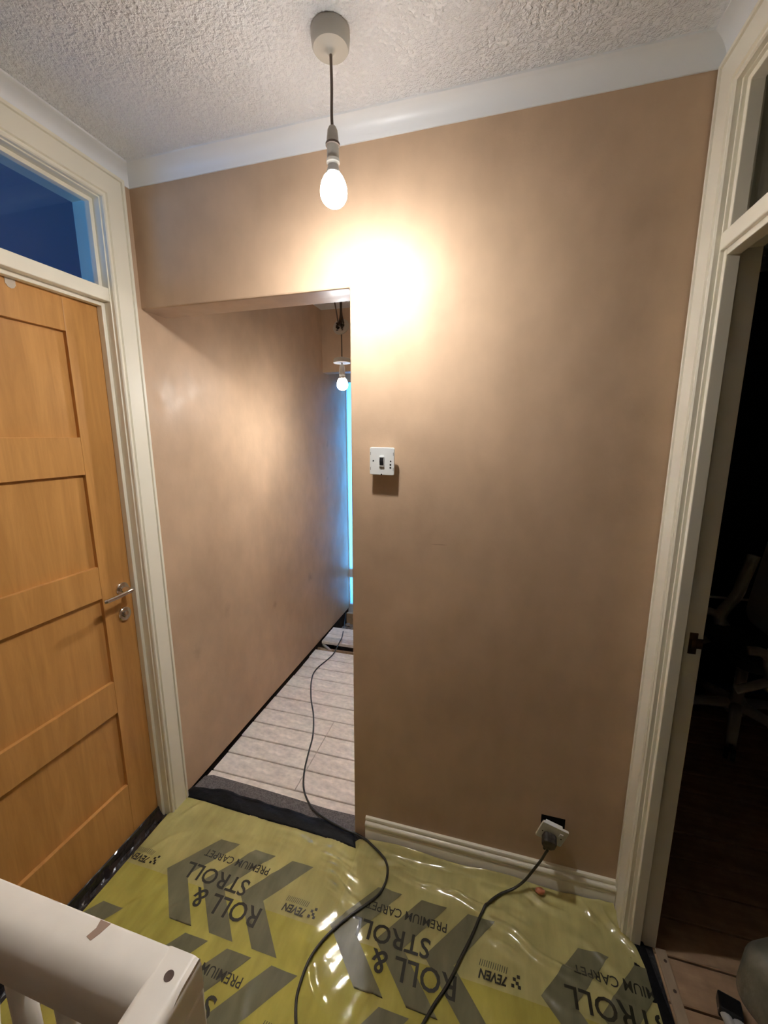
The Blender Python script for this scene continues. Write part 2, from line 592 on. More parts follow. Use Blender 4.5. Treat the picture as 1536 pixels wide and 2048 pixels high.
bm = B()
box(bm, XL - 0.10, XL - 0.010, -0.105, 2.05, -0.30, 0.014)
part('void_side', bm, 'subfloor', floor)
bm = B()
box(bm, XR + 0.01, XR + 0.07, 0.0, 1.62, -0.30, -0.02)
part('void_side', bm, 'subfloor', floor)

board_cache = {}


def board(x0, x1, y0, y1, m, dz=0.0, tilt=0.0):
    key = (round(x1 - x0, 3), round(y1 - y0, 3), m)
    if key not in board_cache:
        b_ = B()
        w, d = x1 - x0, y1 - y0
        e = 0.0022
        prism(b_, [(0, -0.022), (d, -0.022), (d, -e), (d - e, 0), (e, 0), (0, -e)], lambda p, q, t: (t, p, q), 0.0, w)
        o = link('floorboard', b_, m, floor)
        board_cache[key] = o.data
    else:
        o = bpy.data.objects.new('floorboard', board_cache[key])
        o.parent = floor
        col.objects.link(o)
    o.location = (x0, y0, dz)
    return o


P0, PW, GAP = 0.1275, 0.1166, 0.0058
for k in range(-1, 10):
    y0, y1 = P0 + PW * k + GAP / 2, P0 + PW * (k + 1) - GAP / 2
    g = 0.010 + 0.008 * random.random()
    dz = random.uniform(-0.0015, 0.001)
    if k in (0, 1, 2, 3):
        board(XL + g, -0.8165, y0, y1, 'board_dusty', dz)
        board(-0.813, XR - 0.01, y0, y1, 'board_dusty', dz + random.uniform(-0.001, 0.001))
    else:
        board(XL + g, XR - 0.01, y0, y1, 'board_dusty', dz)
board(XL + 0.015, XR - 0.01, 1.396, 1.520, 'board_dusty', 0.012)
board(XL + 0.012, XR - 0.01, 1.524, 1.640, 'board_dusty', 0.010)
# boards of the right hand room continue the same seams
for k in range(-22, 13):
    y0, y1 = P0 + PW * k + GAP / 2, P0 + PW * (k + 1) - GAP / 2
    if y1 < 1.62 and y0 > -2.6:
        board(XR + 0.07 if not (-9 <= k <= -2) else 0.54, 3.0, y0, y1, 'board_brown', random.uniform(-0.001, 0.001))
bm = B()
box(bm, XL, XR, 1.345, 1.36, -0.25, -0.022)
part('joist', bm, 'timber', floor)

# stairwell behind the handrail
bm = B()
box(bm, XL, -0.36, -2.6, -0.97, -1.25, -1.2)
part('stairwell_bottom', bm, 'subfloor', floor)
bm = B()
box(bm, XL, -0.36, -0.99, -0.97, -1.2, 0.0)
box(bm, -0.38, -0.36, -2.6, -0.99, -1.2, 0.0)
tag(link('wall_stairwell', bm, 'subfloor'), 'dark edge of the stairwell under the white handrail', 'wall', kind='structure')

# ------------------------------------------------------------------ coving
CV = 0.047


def cove_profile():
    pts = [(0, 0), (0, -0.050), (0.004, -0.050), (0.005, -0.046)]
    for i in range(1, 9):
        t = math.radians(90 * i / 9)
        pts.append((0.005 + (CV - 0.005) * (1 - math.cos(t)), -0.046 + (0.046 - 0.006) * math.sin(t)))
    pts += [(CV, -0.006), (CV + 0.003, -0.005), (CV + 0.003, 0)]
    return pts


bm = B()
prism(bm, cove_profile(), lambda p, q, t: (t, -p, ZC + q), XL, XR)
tag(link('trim_1', bm, 'cove', smooth='auto'), 'white coving above the pink plaster wall with the opening', 'coving', kind='structure')
bm = B()
prism(bm, cove_profile(), lambda p, q, t: (XL + p, t, ZC + q), -2.6, 0)
tag(link('trim_2', bm, 'cove', smooth='auto'), 'white coving running above the oak door and its dark glass', 'coving', kind='structure')
bm = B()
prism(bm, cove_profile(), lambda p, q, t: (XR - p, t, ZC + q), -2.6, 0)
tag(link('trim_3', bm, 'cove', smooth='auto'), 'white coving above the frame of the dark doorway', 'coving', kind='structure')

# ------------------------------------------------------------------ skirting
sk = [(0, 0), (0.0155, 0), (0.0155, 0.062), (0.0135, 0.065), (0.0115, 0.066), (0.0115, 0.070), (0.0150, 0.073), (0.0180, 0.078),
      (0.0185, 0.083), (0.0170, 0.089), (0.0125, 0.093), (0.0085, 0.094), (0.0085, 0.098), (0.0105, 0.100), (0.0105, 0.106), (0.0090, 0.109), (0, 0.110)]
bm = B()
prism(bm, sk, lambda p, q, t: (t, -p, q), -0.432, 0.449)
bb = tag(link('baseboard_back', bm, 'cream', smooth='auto'), 'cream moulded skirting board at the foot of the plaster wall', 'skirting board', kind='structure')

# ------------------------------------------------------------------ door frames
ARCH = [(0, 0), (0, 0.013), (0.003, 0.0165), (0.008, 0.0165), (0.010, 0.013), (0.0145, 0.012), (0.017, 0.018), (0.0715, 0.018),
        (0.073, 0.0145), (0.0755, 0.0145), (0.077, 0.0205), (0.086, 0.0205), (0.087, 0.018), (0.087, 0)]


def usweep(bm, prof, yf, yn, zi, X, z0=0.0):
    """profile (w, d): w outward from the opening edge, X(d) gives x"""
    st = []
    for w, d in prof:
        x = X(d)
        st.append([(x, yf + w, z0), (x, yf + w, zi + w), (x, yn - w, zi + w), (x, yn - w, z0)])
    V = [[bm.verts.new(c) for c in s] for s in st]
    n = len(prof)
    for i in range(n):
        a, b_ = V[i], V[(i + 1) % n]
        for k in range(3):
            bm.faces.new([a[k], a[k + 1], b_[k + 1], b_[k]])
    bm.faces.new([v[0] for v in V])
    bm.faces.new([v[3] for v in V][::-1])


# left frame (oak door)
LYF, LYN, ZI = -0.128, -0.918, 2.323
fl = empty('trim_4', (XL, -0.52, 0), 'cream moulded door frame around the oak door and dark glass above it', 'door frame', kind='structure')
bm = B()
usweep(bm, ARCH, LYF + 0.004, LYN - 0.004, ZI + 0.004, lambda d: XL + d)
part('architrave', bm, 'cream', fl)
bm = B()
usweep(bm, [(0, 0), (0.022, 0), (0.022, 0.11), (0, 0.11)], LYF, LYN, ZI, lambda d: XL + 0.003 - d)
part('lining', bm, 'cream', fl, bevel=0.0015)
bm = B()
usweep(bm, [(-0.012, 0.026), (0.001, 0.026), (0.001, 0.048), (-0.012, 0.048)], LYF, LYN, ZI, lambda d: XL + 0.003 - d)
part('door_stop', bm, 'cream', fl, bevel=0.0015)
bm = B()
box(bm, XL - 0.10, XL + 0.003, LYN, LYF, 2.014, 2.056)
part('transom_bar', bm, 'cream', fl, bevel=0.003)
bm = B()
box(bm, XL - 0.045, XL - 0.023, LYN + 0.012, LYF - 0.012, 2.001, 2.016)
part('door_stop', bm, 'cream', fl, bevel=0.0015)
# fanlight above the oak door
w1 = empty('window_1', (XL - 0.035, -0.52, 2.056), 'dark blue glass fanlight above the oak door', 'window', kind='structure')
bm = B()
box(bm, XL - 0.043, XL - 0.039, LYN + 0.002, LYF - 0.002, 2.050, ZI)
part('pane', bm, 'glass', w1)
bm = B()
prism(bm, [(0, 0), (0.020, 0), (0.003, 0.012), (0, 0.012)], lambda p, q, t: (XL - 0.039 + p, t, 2.056 + q), LYN + 0.012, LYF - 0.012)
part('glazing_bead', bm, 'cream', w1)

# right frame (dark room)
RYF, RYN = -0.095, -0.857
fr = empty('trim_5', (XR, -0.47, 0), 'cream moulded door frame around the dark open doorway', 'door frame', kind='structure')
bm = B()
usweep(bm, ARCH, RYF + 0.004, RYN - 0.004, ZI + 0.002, lambda d: XR - d)
part('architrave', bm, 'cream', fr)
bm = B()
usweep(bm, [(0, 0), (0.020, 0), (0.020, 0.083), (0, 0.083)], RYF, RYN, ZI, lambda d: XR - 0.003 + d)
part('lining', bm, 'cream', fr, bevel=0.0015)
bm = B()
usweep(bm, [(-0.013, 0.008), (0.001, 0.008), (0.001, 0.036), (-0.013, 0.036)], RYF, RYN, ZI, lambda d: XR - 0.003 + d)
part('door_stop', bm, 'cream', fr, bevel=0.0015)
bm = B()
box(bm, XR - 0.004, XR + 0.079, RYN, RYF, 1.988, 2.026)
part('transom_bar', bm, 'cream', fr, bevel=0.003)
bm = B()
box(bm, XR + 0.005, XR + 0.033, RYN + 0.013, RYF - 0.013, 1.974, 1.990)
part('door_stop', bm, 'cream', fr, bevel=0.0015)
bm = B()
box(bm, 0.516, 0.549, RYF - 0.0025, RYF + 0.001, 1.016, 1.044)
box(bm, 0.516, 0.535, RYF - 0.0025, RYF + 0.001, 1.000, 1.060)
box(bm, 0.522, 0.532, RYF - 0.004, RYF, 1.018, 1.042)
kp = part('strike_plate', bm, 'brass', fr, bevel=0.0008)
kp['label'] = 'tarnished brown strike plate'
w2 = empty('window_2', (XR + 0.045, -0.47, 2.026), 'grey glass fanlight above the dark open doorway', 'window', kind='structure')
bm = B()
box(bm, XR + 0.040, XR + 0.044, RYN + 0.002, RYF - 0.002, 2.02, ZI)
part('pane', bm, 'glass_dark', w2)

# ------------------------------------------------------------------ oak door
DX = -1.311
DYF, DYN = -0.131, -0.915
d1 = empty('door_1', (DX, -0.52, 0.012), 'honey coloured oak door with recessed flat panels', 'door', kind='structure')
SI, SN = -0.254, -0.792
bm = B()
box(bm, DX - 0.04, DX, SI, DYF, 0.012, 2.010)
part('stile', bm, 'oak_v', d1, bevel=0.0012)
bm = B()
box(bm, DX - 0.04, DX, DYN, SN, 0.012, 2.010)
part('stile', bm, 'oak_v', d1, bevel=0.0012)
zs = [(0.012, 0.258), (0.570, 0.695), (1.017, 1.132), (1.451, 1.573), (1.898, 2.010)]
for a, b_ in zs:
    bm = B()
    box(bm, DX - 0.04, DX - 0.0004, SN, SI, a, b_)
    part('rail', bm, 'oak_h', d1, bevel=0.0012)
for (a, b_) in [(0.258, 0.570), (0.695, 1.017), (1.132, 1.451), (1.573, 1.898)]:
    bm = B()
    box(bm, DX - 0.030, DX - 0.0135, SN - 0.003, SI + 0.003, a - 0.003, b_ + 0.003)
    part('panel', bm, 'oak_v', d1)
# lever handle
hy, hz = -0.177, 1.024
bm = B()
lathe(bm, [(0.0255, 0), (0.0255, 0.006), (0.0235, 0.008), (0.012, 0.0085), (0.0105, 0.012), (0.0100, 0.044), (0.0085, 0.047)], (DX, hy, hz), axis='x')
hn = part('lever_handle', bm, 'chrome', d1, smooth='auto')
hn['label'] = 'polished chrome lever handle'
bm = B()
pth = smooth_path([(DX + 0.044, hy + 0.008, hz + 0.002), (DX + 0.048, hy - 0.004, hz + 0.001), (DX + 0.050, hy - 0.03, hz), (DX + 0.050, hy - 0.07, hz - 0.002), (DX + 0.050, hy - 0.100, hz - 0.002), (DX + 0.046, hy - 0.108, hz - 0.002)], 5)
tube(bm, pth, 0.0075, 12)
o = part('lever', bm, 'chrome', hn, smooth=True)
bm = B()
lathe(bm, [(0.0255, 0), (0.0255, 0.006), (0.0235, 0.008), (0.0135, 0.0085), (0.0125, 0.016), (0.008, 0.018)], (DX, hy - 0.003, 0.929), axis='x')
es = part('escutcheon', bm, 'chrome', d1, smooth='auto')
es['label'] = 'round chrome lock escutcheon'
bm = B()
v = box(bm, DX + 0.0005, DX + 0.0012, -0.405, -0.379, 1.985, 2.004)
prism(bm, [(-0.403, 1.985), (-0.381, 1.985), (-0.384, 1.979), (-0.392, 1.976), (-0.400, 1.979)], lambda p, q, t: (t, p, q), DX + 0.0005, DX + 0.0012)
tag(link('tape_scrap', bm, 'paper'), 'small pale scrap of masking tape on the top rail of the oak door', 'tape')

# ------------------------------------------------------------------ end door of the passage
d2 = empty('door_2', (-0.9, 2.05, 0), 'white door with narrow frosted panes glowing blue with daylight', 'door', kind='structure')
bm = B()
box(bm, XL, -0.5, 2.05, 2.10, 0.305, 0.386)
part('rail', bm, 'upvc', d2, bevel=0.004)
bm = B()
box(bm, XL, -0.5, 2.05, 2.10, -0.05, 0.045)
part('rail', bm, 'upvc', d2, bevel=0.004)
bm = B()
box(bm, XL, -0.5, 2.05, 2.10, 2.02, 2.10)
part('rail', bm, 'upvc', d2, bevel=0.004)
bm = B()
box(bm, XL - 0.02, XL + 0.006, 2.05, 2.10, -0.05, 2.10)
part('stile', bm, 'upvc', d2)
bm = B()
box(bm, -1.14, -0.5, 2.05, 2.10, -0.05, 2.10)
part('stile', bm, 'upvc', d2)
for a, b_ in ((0.386, 2.02), (0.045, 0.305)):
    bm = B()
    box(bm, XL, -1.135, 2.068, 2.074, a, b_)
    part('pane', bm, 'frosted', d2)
bm = B()
box(bm, XL - 0.1, 0.5, 2.05, 2.10, 2.10, ZC)
tag(link('wall_front', bm, 'plaster'), 'plaster wall above the frosted end door', 'wall', kind='structure')

# ------------------------------------------------------------------ pendant lamps
LX, LY = -0.404, -0.270
pl = empty('pendant_lamp', (LX, LY, ZC), 'lit bare bulb hanging on a flex from the round ceiling rose', 'lamp', 'bare bulb pendants')
bm = B()
lathe(bm, [(0.043, 0), (0.0435, -0.012), (0.0415, -0.030), (0.0385, -0.0345), (0.015, -0.0365), (0.009, -0.041), (0.006, -0.044)], (LX, LY, ZC), seg=40)
part('ceiling_rose', bm, 'rose_plastic', pl, smooth='auto')
BZ = 2.145
bm = B()
tube(bm, smooth_path([(LX, LY, ZC - 0.042), (LX + 0.0005, LY, ZC - 0.10), (LX - 0.001, LY, ZC - 0.16), (LX, LY, BZ + 0.127)], 6), 0.0033, 10)
part('flex', bm, 'flex', pl, smooth=True)
bm = B()
lathe(bm, [(0.005, 0.132), (0.008, 0.131), (0.0115, 0.124), (0.0135, 0.108), (0.0140, 0.096), (0.0138, 0.090), (0.0138, 0.066), (0.0155, 0.064), (0.0155, 0.058), (0.013, 0.055), (0.012, 0.050)], (LX, LY, BZ), seg=28)
lh = part('lamp_holder', bm, 'rose_plastic', pl, smooth='auto')
bm = B()
lathe(bm, [(0.0135, 0.0985), (0.0165, 0.0975), (0.0165, 0.093), (0.0135, 0.092)], (LX, LY, BZ), seg=28)
part('collar_ring', bm, 'flex', lh)


def bulb(parent, c, m, s=1.0):
    b_ = B()
    lathe(b_, [(0.0115 * s, 0.056 * s), (0.0120 * s, 0.046 * s), (0.0155 * s, 0.036 * s), (0.021 * s, 0.027 * s)], c, seg=28)
    o_ = part('bulb_neck', b_, 'white_plastic', parent, smooth=True)
    b_ = B()
    pr = [(0.021 * s, 0.027 * s), (0.0265 * s, 0.016 * s), (0.0295 * s, 0.004 * s)]
    for i in range(8):
        t = math.radians(i * 12)
        pr.append((0.0300 * s * math.cos(t), -0.004 * s - 0.0285 * s * math.sin(t)))
    lathe(b_, pr, c, seg=24)
    return part('bulb', b_, m, parent, smooth=True)


bulb(pl, (LX, LY, BZ), 'bulb', 1.06)

PX, PY = -0.768, 0.70
p2 = empty('pendant_lamp', (PX, PY, ZC), 'lit bulb under a dropped rose cover with bare wiring in the passage', 'lamp', 'bare bulb pendants')
bm = B()
for dx in (-0.004, 0.0, 0.005):
    tube(bm, smooth_path([(PX + dx, PY, ZC), (PX + dx * 0.7, PY, 2.25), (PX + dx * 0.5, PY, 2.17), (PX + dx * 2.5, PY, 2.115)], 4), 0.0042, 8)
part('supply_cable', bm, 'terminal', p2, smooth=True)
bm = B()
tube(bm, smooth_path([(PX - 0.036, PY, ZC), (PX - 0.034, PY, 2.25), (PX - 0.022, PY, 2.16), (PX - 0.014, PY, 2.11)], 4), 0.0035, 8)
part('earth_cable', bm, 'flex', p2, smooth=True)
bm = B()
rt = Matrix.Rotation(math.radians(68), 3, 'X')
lathe(bm, [(0.041, 0.006), (0.041, 0.0), (0.036, -0.003), (0.01, -0.003)], (PX, PY, 2.100), mtx=rt, seg=32)
part('rose_base', bm, 'rose_plastic', p2)
bm = B()
for k in range(14):
    a = random.uniform(0, 6.28)
    r = random.uniform(0.004, 0.026)
    rbox(bm, PX + r * math.cos(a) * 1.05, PY - 0.008, 2.100 + r * math.sin(a) * 0.85, random.uniform(0.006, 0.012), 0.012, random.uniform(0.006, 0.012))
part('terminal_block', bm, 'terminal', p2)
bm = B()
tube(bm, [Vector((PX, PY, 2.095)), Vector((PX, PY, 2.03)), Vector((PX, PY, 1.955)), Vector((PX, PY, 1.915))], 0.0032, 8)
part('flex', bm, 'flex', p2)
bm = B()
lathe(bm, [(0.006, 1.962), (0.018, 1.958), (0.038, 1.954), (0.0415, 1.950), (0.043, 1.934), (0.041, 1.932), (0.010, 1.934)], (PX, PY, 0), seg=36)
part('rose_cover', bm, 'white_plastic', p2, smooth='auto')
bm = B()
lathe(bm, [(0.008, 1.926), (0.012, 1.920), (0.0145, 1.900), (0.0140, 1.880), (0.0150, 1.878), (0.0150, 1.872), (0.012, 1.868)], (PX, PY, 0), seg=24)
part('lamp_holder', bm, 'white_plastic', p2, smooth='auto')
bulb(p2, (PX, PY, 1.832), 'bulb2', 0.92)

# ------------------------------------------------------------------ light switch (plate hangs off the wall)
SW = (-0.3563, -0.024, 1.4965)
sw = empty('light_switch', SW, 'white switch plate with a black rocker hanging off the plaster wall', 'light switch')
sw.rotation_euler = (math.radians(2.0), math.radians(1.2), math.radians(0))
PWD, PHT = 0.0405, 0.0435


def rrect(w, h, r, n=5):
    out = []
    for cx, cz, a0 in ((w - r, h - r, 0), (-w + r, h - r, 90), (-w + r, -h + r, 180), (w - r, -h + r, 270)):
        for i in range(n + 1):
            t = math.radians(a0 + 90 * i / n)
            out.append((cx + r * math.cos(t), cz + r * math.sin(t)))
    return out


bm = B()
prism(bm, rrect(PWD, PHT, 0.005), lambda p, q, t: (p, t, q), -0.004, 0.003)
part_o = link('plate', bm, 'white_plastic', sw, bevel=0.0012)
bm = B()
prism(bm, rrect(0.0085, 0.017, 0.003), lambda p, q, t: (p, t, q), -0.0072, -0.0035)
sr = link('rocker_surround', bm, 'white_plastic', sw, bevel=0.001)
bm = B()
prism(bm, [(-0.0082, -0.0118), (-0.0100, 0.0), (-0.0076, 0.0118), (-0.004, 0.0118), (-0.004, -0.0118)], lambda p, q, t: (t, p, q + 0.0005), -0.0063, 0.0063)
link('rocker', bm, 'black_plastic', sw)
for hx in (-0.0285, 0.029):
    bm = B()
    lathe(bm, [(0.0024, -0.0044), (0.0024, -0.0036)], (hx, 0, 0.001), axis='y', seg=14)
    link('screw_hole', bm, 'black_plastic', sw)
for hx, hz2, w, h in [(0.0285, -0.010, 0.005, 0.005), (0.0285, -0.0195, 0.005, 0.005), (-0.001, -0.0418, 0.004, 0.004),
                      (-0.0375, 0.024, 0.001, 0.010), (-0.0375, -0.024, 0.001, 0.010), (0.0375, 0.024, 0.001, 0.010), (0.0375, -0.024, 0.001, 0.010)]:
    bm = B()
    rbox(bm, hx, -0.004, hz2, w, 0.001, h)
    link('slot', bm, 'dark_hole', sw)
bm = B()
box(bm, -0.028, 0.028, 0.0, 0.023, -0.028, 0.028)
link('back_housing', bm, 'white_plastic', sw)

# ------------------------------------------------------------------ socket hanging out of its box, with plug
bm = B()
box(bm, 0.203, 0.279, -0.0008, 0.004, 0.222, 0.298)
tag(link('back_box', bm, 'dark_hole'), 'black open back box recess in the wall behind the hanging socket', 'socket box')
so = empty('wall_socket', (0.2355, -0.030, 0.262), 'white socket plate hanging crooked out of its wall box above the skirting', 'socket')
so.rotation_euler = (math.radians(12), math.radians(14), math.radians(-3))
bm = B()
prism(bm, rrect(0.042, 0.042, 0.005), lambda p, q, t: (p, t, q), -0.004, 0.004)
link('plate', bm, 'white_plastic', so, bevel=0.0012)
bm = B()
box(bm, -0.027, 0.027, 0.004, 0.022, -0.024, 0.024)
link('housing', bm, 'white_plastic', so)
bm = B()
rbox(bm, 0.024, -0.0055, 0.016, 0.010, 0.004, 0.016)
link('switch_rocker', bm, 'white_plastic', so, bevel=0.001)
for hx in (-0.030, 0.030):
    bm = B()
    lathe(bm, [(0.0022, -0.0045), (0.0022, -0.0036)], (hx, 0, -0.002), axis='y', seg=12)
    link('screw_hole', bm, 'dark_hole', so)
pg = empty('power_plug', (0.224, -0.062, 0.250), 'dark plug pushed into the crooked socket above the skirting', 'plug')
pg.rotation_euler = so.rotation_euler
bm = B()
prism(bm, [(-0.021, 0.014), (-0.012, 0.020), (0.012, 0.020), (0.021, 0.014), (0.022, -0.010), (0.012, -0.024), (-0.012, -0.024), (-0.022, -0.010)],
      lambda p, q, t: (p, t, q), -0.004, 0.027)
link('plug_body', bm, mat('dark_worn_plug', (0.045, 0.038, 0.032), rough=0.5, noise=(70, 0.8, 3, (1, 1, 1))), pg, bevel=0.004)
bm = B()
tube(bm, smooth_path([(0, 0.008, -0.022), (-0.001, 0.007, -0.030), (-0.003, 0.006, -0.040)], 4), [0.0065] * 4 + [0.005] * 5, 10)
link('strain_relief', bm, 'black_plastic', pg)

# ------------------------------------------------------------------ floor covering under the film, tape and gripper
bm = B()
pts_far = [(-1.262, 0.020), (-1.255, 0.079), (-1.219, 0.093), (-1.010, 0.089), (-0.799, 0.081), (-0.632, 0.073), (-0.49, 0.076)]
pts_near = [(-0.478, -0.010), (-0.72, -0.012), (-0.95, -0.012), (-1.262, -0.012)]
prism(bm, pts_far + pts_near, lambda p, q, t: (p, q, t), 0.0012, 0.0085)
tag(link('carpet_strip', bm, 'carpet_grey', bevel=0.002), 'strip of grey carpet lying on the boards across the passage opening', 'carpet')


def sheet(name, rows, m, th=0.0016, **k):
    """rows = list of polylines with equal counts -> thick sheet"""
    b_ = B()
    V = [[b_.verts.new(p) for p in r] for r in rows]
    for a, c in zip(V, V[1:]):
        for i in range(len(a) - 1):
            b_.faces.new([a[i], a[i + 1], c[i + 1], c[i]])
    o_ = link(name, b_, m, smooth=True, **k)
    md = o_.modifiers.new('thick', 'SOLIDIFY')
    md.thickness = th
    md.offset = -1
    return o_


def interp(pts, x):
    for (x0, y0), (x1, y1) in zip(pts, pts[1:]):
        if x <= x1:
            return y0 + (y1 - y0) * (x - x0) / (x1 - x0) if x1 > x0 else y0
    return pts[-1][1]


bn = [(-1.284, -0.043), (-1.126, -0.043), (-0.918, -0.050), (-0.729, -0.049), (-0.608, -0.051), (-0.455, -0.061)]
bf = [(-1.284, 0.000), (-1.225, 0.016), (-1.099, 0.032), (-0.967, 0.024), (-0.765, 0.018), (-0.608, 0.016), (-0.483, 0.0), (-0.455, -0.006)]
rows = []
for j in range(9):
    t = j / 8
    r = []
    for i in range(61):
        s = i / 60
        xf, xn = -1.262 + s * (0.797 - 0.018), -1.264 + s * (0.809)
        x = xn + (xf - xn) * t
        y = interp(bn, x) + t * (interp(bf, x) - interp(bn, x))
        z = 0.0145 + 0.006 * math.sin(math.pi * min(1, t * 1.15)) + 0.0025 * math.sin(x * 37 + t * 5) * (0.3 + t) + 0.0012 * math.sin(x * 91 + t * 17)
        r.append((x, y, z))
    rows.append(r)
tag(sheet('black_tape', rows, 'black_tape'), 'wide black tape over the carpet edge across the passage opening', 'tape', 'black tape edging')

bm = B()
prof = [(-1.3095, 0.001), (-1.3095, 0.044), (-1.306, 0.049), (-1.302, 0.047), (-1.298, 0.036), (-1.2945, 0.027), (-1.288, 0.016), (-1.280, 0.011), (-1.268, 0.010), (-1.268, 0.001)]
rows = []
N = 70
V = []
for j in range(N + 1):
    y = -0.1415 - (0.905 - 0.1415) * j / N
    V.append([bm.verts.new((p + 0.0016 * math.sin(y * 55 + q * 200) * (1 if 2 < i < 8 else 0), y, q + 0.0016 * math.sin(y * 83 + p * 300) * (1 if 3 < i < 8 else 0))) for i, (p, q) in enumerate(prof)])
for a, c in zip(V, V[1:]):
    for i in range(len(prof)):
        k = (i + 1) % len(prof)
        bm.faces.new([a[i], a[k], c[k], c[i]])
bm.faces.new(V[0])
bm.faces.new(V[-1][::-1])
tag(link('black_tape', bm, mat('glossy_black_tape', (0.010, 0.010, 0.014), rough=0.22, coat=0.3, bump=(40, 0.45, 0.005)), smooth=False),
    'glossy black tape along the foot of the oak door', 'tape', 'black tape edging')

# dark underlay edge at the right hand doorway
bm = B()
prism(bm, [(0.460, -0.095), (0.512, -0.084), (0.520, -0.15), (0.528, -0.228), (0.540, -0.30), (0.540, -0.857), (0.460, -0.857)], lambda p, q, t: (p, q, t), 0.0012, 0.012)
tag(link('underlay_edge', bm, 'black_tape', bevel=0.003), 'black underlay edge showing beside the film at the dark doorway', 'underlay')
gr = empty('gripper_rod', (0.56, -0.5, 0), 'pale nailed carpet gripper strip on the boards of the dark doorway', 'gripper rod')
bm = B()
box(bm, 0.545, 0.574, -0.857, -0.096, 0.001, 0.0075)
part('strip', bm, 'gripper', gr, bevel=0.001)
for i, gy in enumerate((-0.127, -0.198, -0.30, -0.40, -0.52, -0.64, -0.76)):
    bm = B()
    lathe(bm, [(0.0045, 0.0072), (0.0042, 0.0084), (0.001, 0.0086)], (0.563, gy, 0), seg=10)
    part('nail', bm, 'rail_hole', gr)

# ------------------------------------------------------------------ protective film
RIDGES = [(-0.309, -0.100, -0.123, -0.118, .006, .007), (-0.123, -0.114, 0.047, -0.130, .006, .007), (0.050, -0.150, 0.289, -0.257, .009, .008),
          (0.049, -0.205, 0.152, -0.254, .007, .008), (0.313, -0.020, 0.389, -0.075, .007, .007), (0.148, -0.035, 0.300, -0.090, .007, .007),
          (-0.587, -0.101, -0.420, -0.158, .005, .006), (-0.538, -0.164, -0.396, -0.226, .005, .006), (-0.488, -0.235, -0.392, -0.271, .004, .006),
          (-0.560, -0.130, -0.405, -0.190, .005, .006), (-0.515, -0.20, -0.400, -0.25, .004, .006),
          (-0.980, -0.127, -0.661, -0.122, .003, .008), (-1.228, -0.151, -1.167, -0.061, .004, .007), (0.253, -0.226, 0.429, -0.275, .006, .007),
          (-0.087, -0.124, 0.173, -0.143, .004, .008), (-0.776, -0.070, -0.462, -0.106, .004, .008),
          (-1.145, -0.480, -1.065, -0.362, .004, .007), (0.393, -0.020, 0.490, -0.150, .008, .008), (-0.529, -0.379, -0.398, -0.518, .003, .009),
          (-0.259, -0.404, -0.288, -0.498, .003, .009), (-1.078, -0.109, -0.680, -0.238, .003, .010), (0.20, -0.30, 0.36, -0.36, .004, .009),
          (-1.24, -0.30, -1.12, -0.16, .004, .007), (-1.05, -0.55, -0.98, -0.40, .003, .007), (-0.62, -0.50, -0.60, -0.62, .003, .008),
          (-0.20, -0.50, -0.26, -0.66, .003, .008), (0.05, -0.36, 0.10, -0.52, .003, .010), (-0.42, -0.08, -0.20, -0.075, .004, .008),
          (-0.36, -0.12, -0.28, -0.20, .004, .008), (0.02, -0.06, 0.20, -0.10, .004, .010), (0.30, -0.13, 0.45, -0.22, .005, .008)]


def fh(x, y):
    """height of the film over the floor"""
    h = 0.0125 + 0.0012 * math.sin(x * 9 + y * 4) * math.sin(y * 11 - x * 5) + 0.0006 * math.sin(x * 31 + y * 23) + 0.0005 * math.sin(x * 58 - y * 37)
    for x0, y0, x1, y1, a, s in RIDGES:
        dx, dy = x1 - x0, y1 - y0
        L = math.hypot(dx, dy)
        u = ((x - x0) * dx + (y - y0) * dy) / L
        v_ = (-(x - x0) * dy + (y - y0) * dx) / L
        v_ += 0.006 * math.sin(u * 40 + x0 * 30)
        if abs(v_) < 4 * s and -0.05 < u < L + 0.05:
            e = min(1.0, max(0.0, (u + 0.05) / 0.08)) * min(1.0, max(0.0, (L + 0.05 - u) / 0.08))
            h += 1.2 * a * e * e * math.exp(-(v_ / (1.0 * s)) ** 2 / 2)
    if x > -0.46:                       # the film climbs the skirting a little
        d = y + 0.0215
        w = min(1.0, (x + 0.46) / 0.06)
        h += w * 0.024 * math.exp(-(d / 0.016) ** 2) * (0.75 + 0.25 * math.sin(x * 17))
    return h


f_top = [(-1.297, -0.080), (-1.268, -0.058), (-1.255, -0.038), (-1.126, -0.039), (-0.918, -0.046), (-0.729, -0.045), (-0.608, -0.047), (-0.470, -0.055), (-0.440, -0.035), (-0.425, -0.0215), (0.6, -0.0215)]
f_right = [(-2.0, 0.506), (-0.285, 0.503), (-0.235, 0.503), (-0.163, 0.497), (-0.098, 0.478), (-0.070, 0.470), (-0.045, 0.462), (-0.030, 0.4445), (0.0, 0.4430)]


def in_film_x(y):
    lo = -1.2665 if y > -0.13 else -1.2665
    return lo, interp(f_right, y)


def film_sheet(name, xa, xb, ya, yb, zoff, m, step=0.0052):
    b_ = B()
    nx, ny = int((xb - xa) / step), int((yb - ya) / step)
    V = []
    for j in range(ny + 1):
        r = []
        for i in range(nx + 1):
            s, t = i / nx, j / ny
            x0 = xa + s * (xb - xa)
            ytop = min(yb, interp(f_top, x0))
            y = ya + t * (ytop - ya)
            lo, hi = in_film_x(y)
            hi = min(hi, xb)
            lo = max(lo, xa)
            x = lo + s * (hi - lo)
            r.append(b_.verts.new((x, y, fh(x, y) + zoff)))
        V.append(r)
    for j in range(ny):
        for i in range(nx):
            b_.faces.new([V[j][i], V[j][i + 1], V[j + 1][i + 1], V[j + 1][i]])
    return link(name, b_, m, smooth=True)


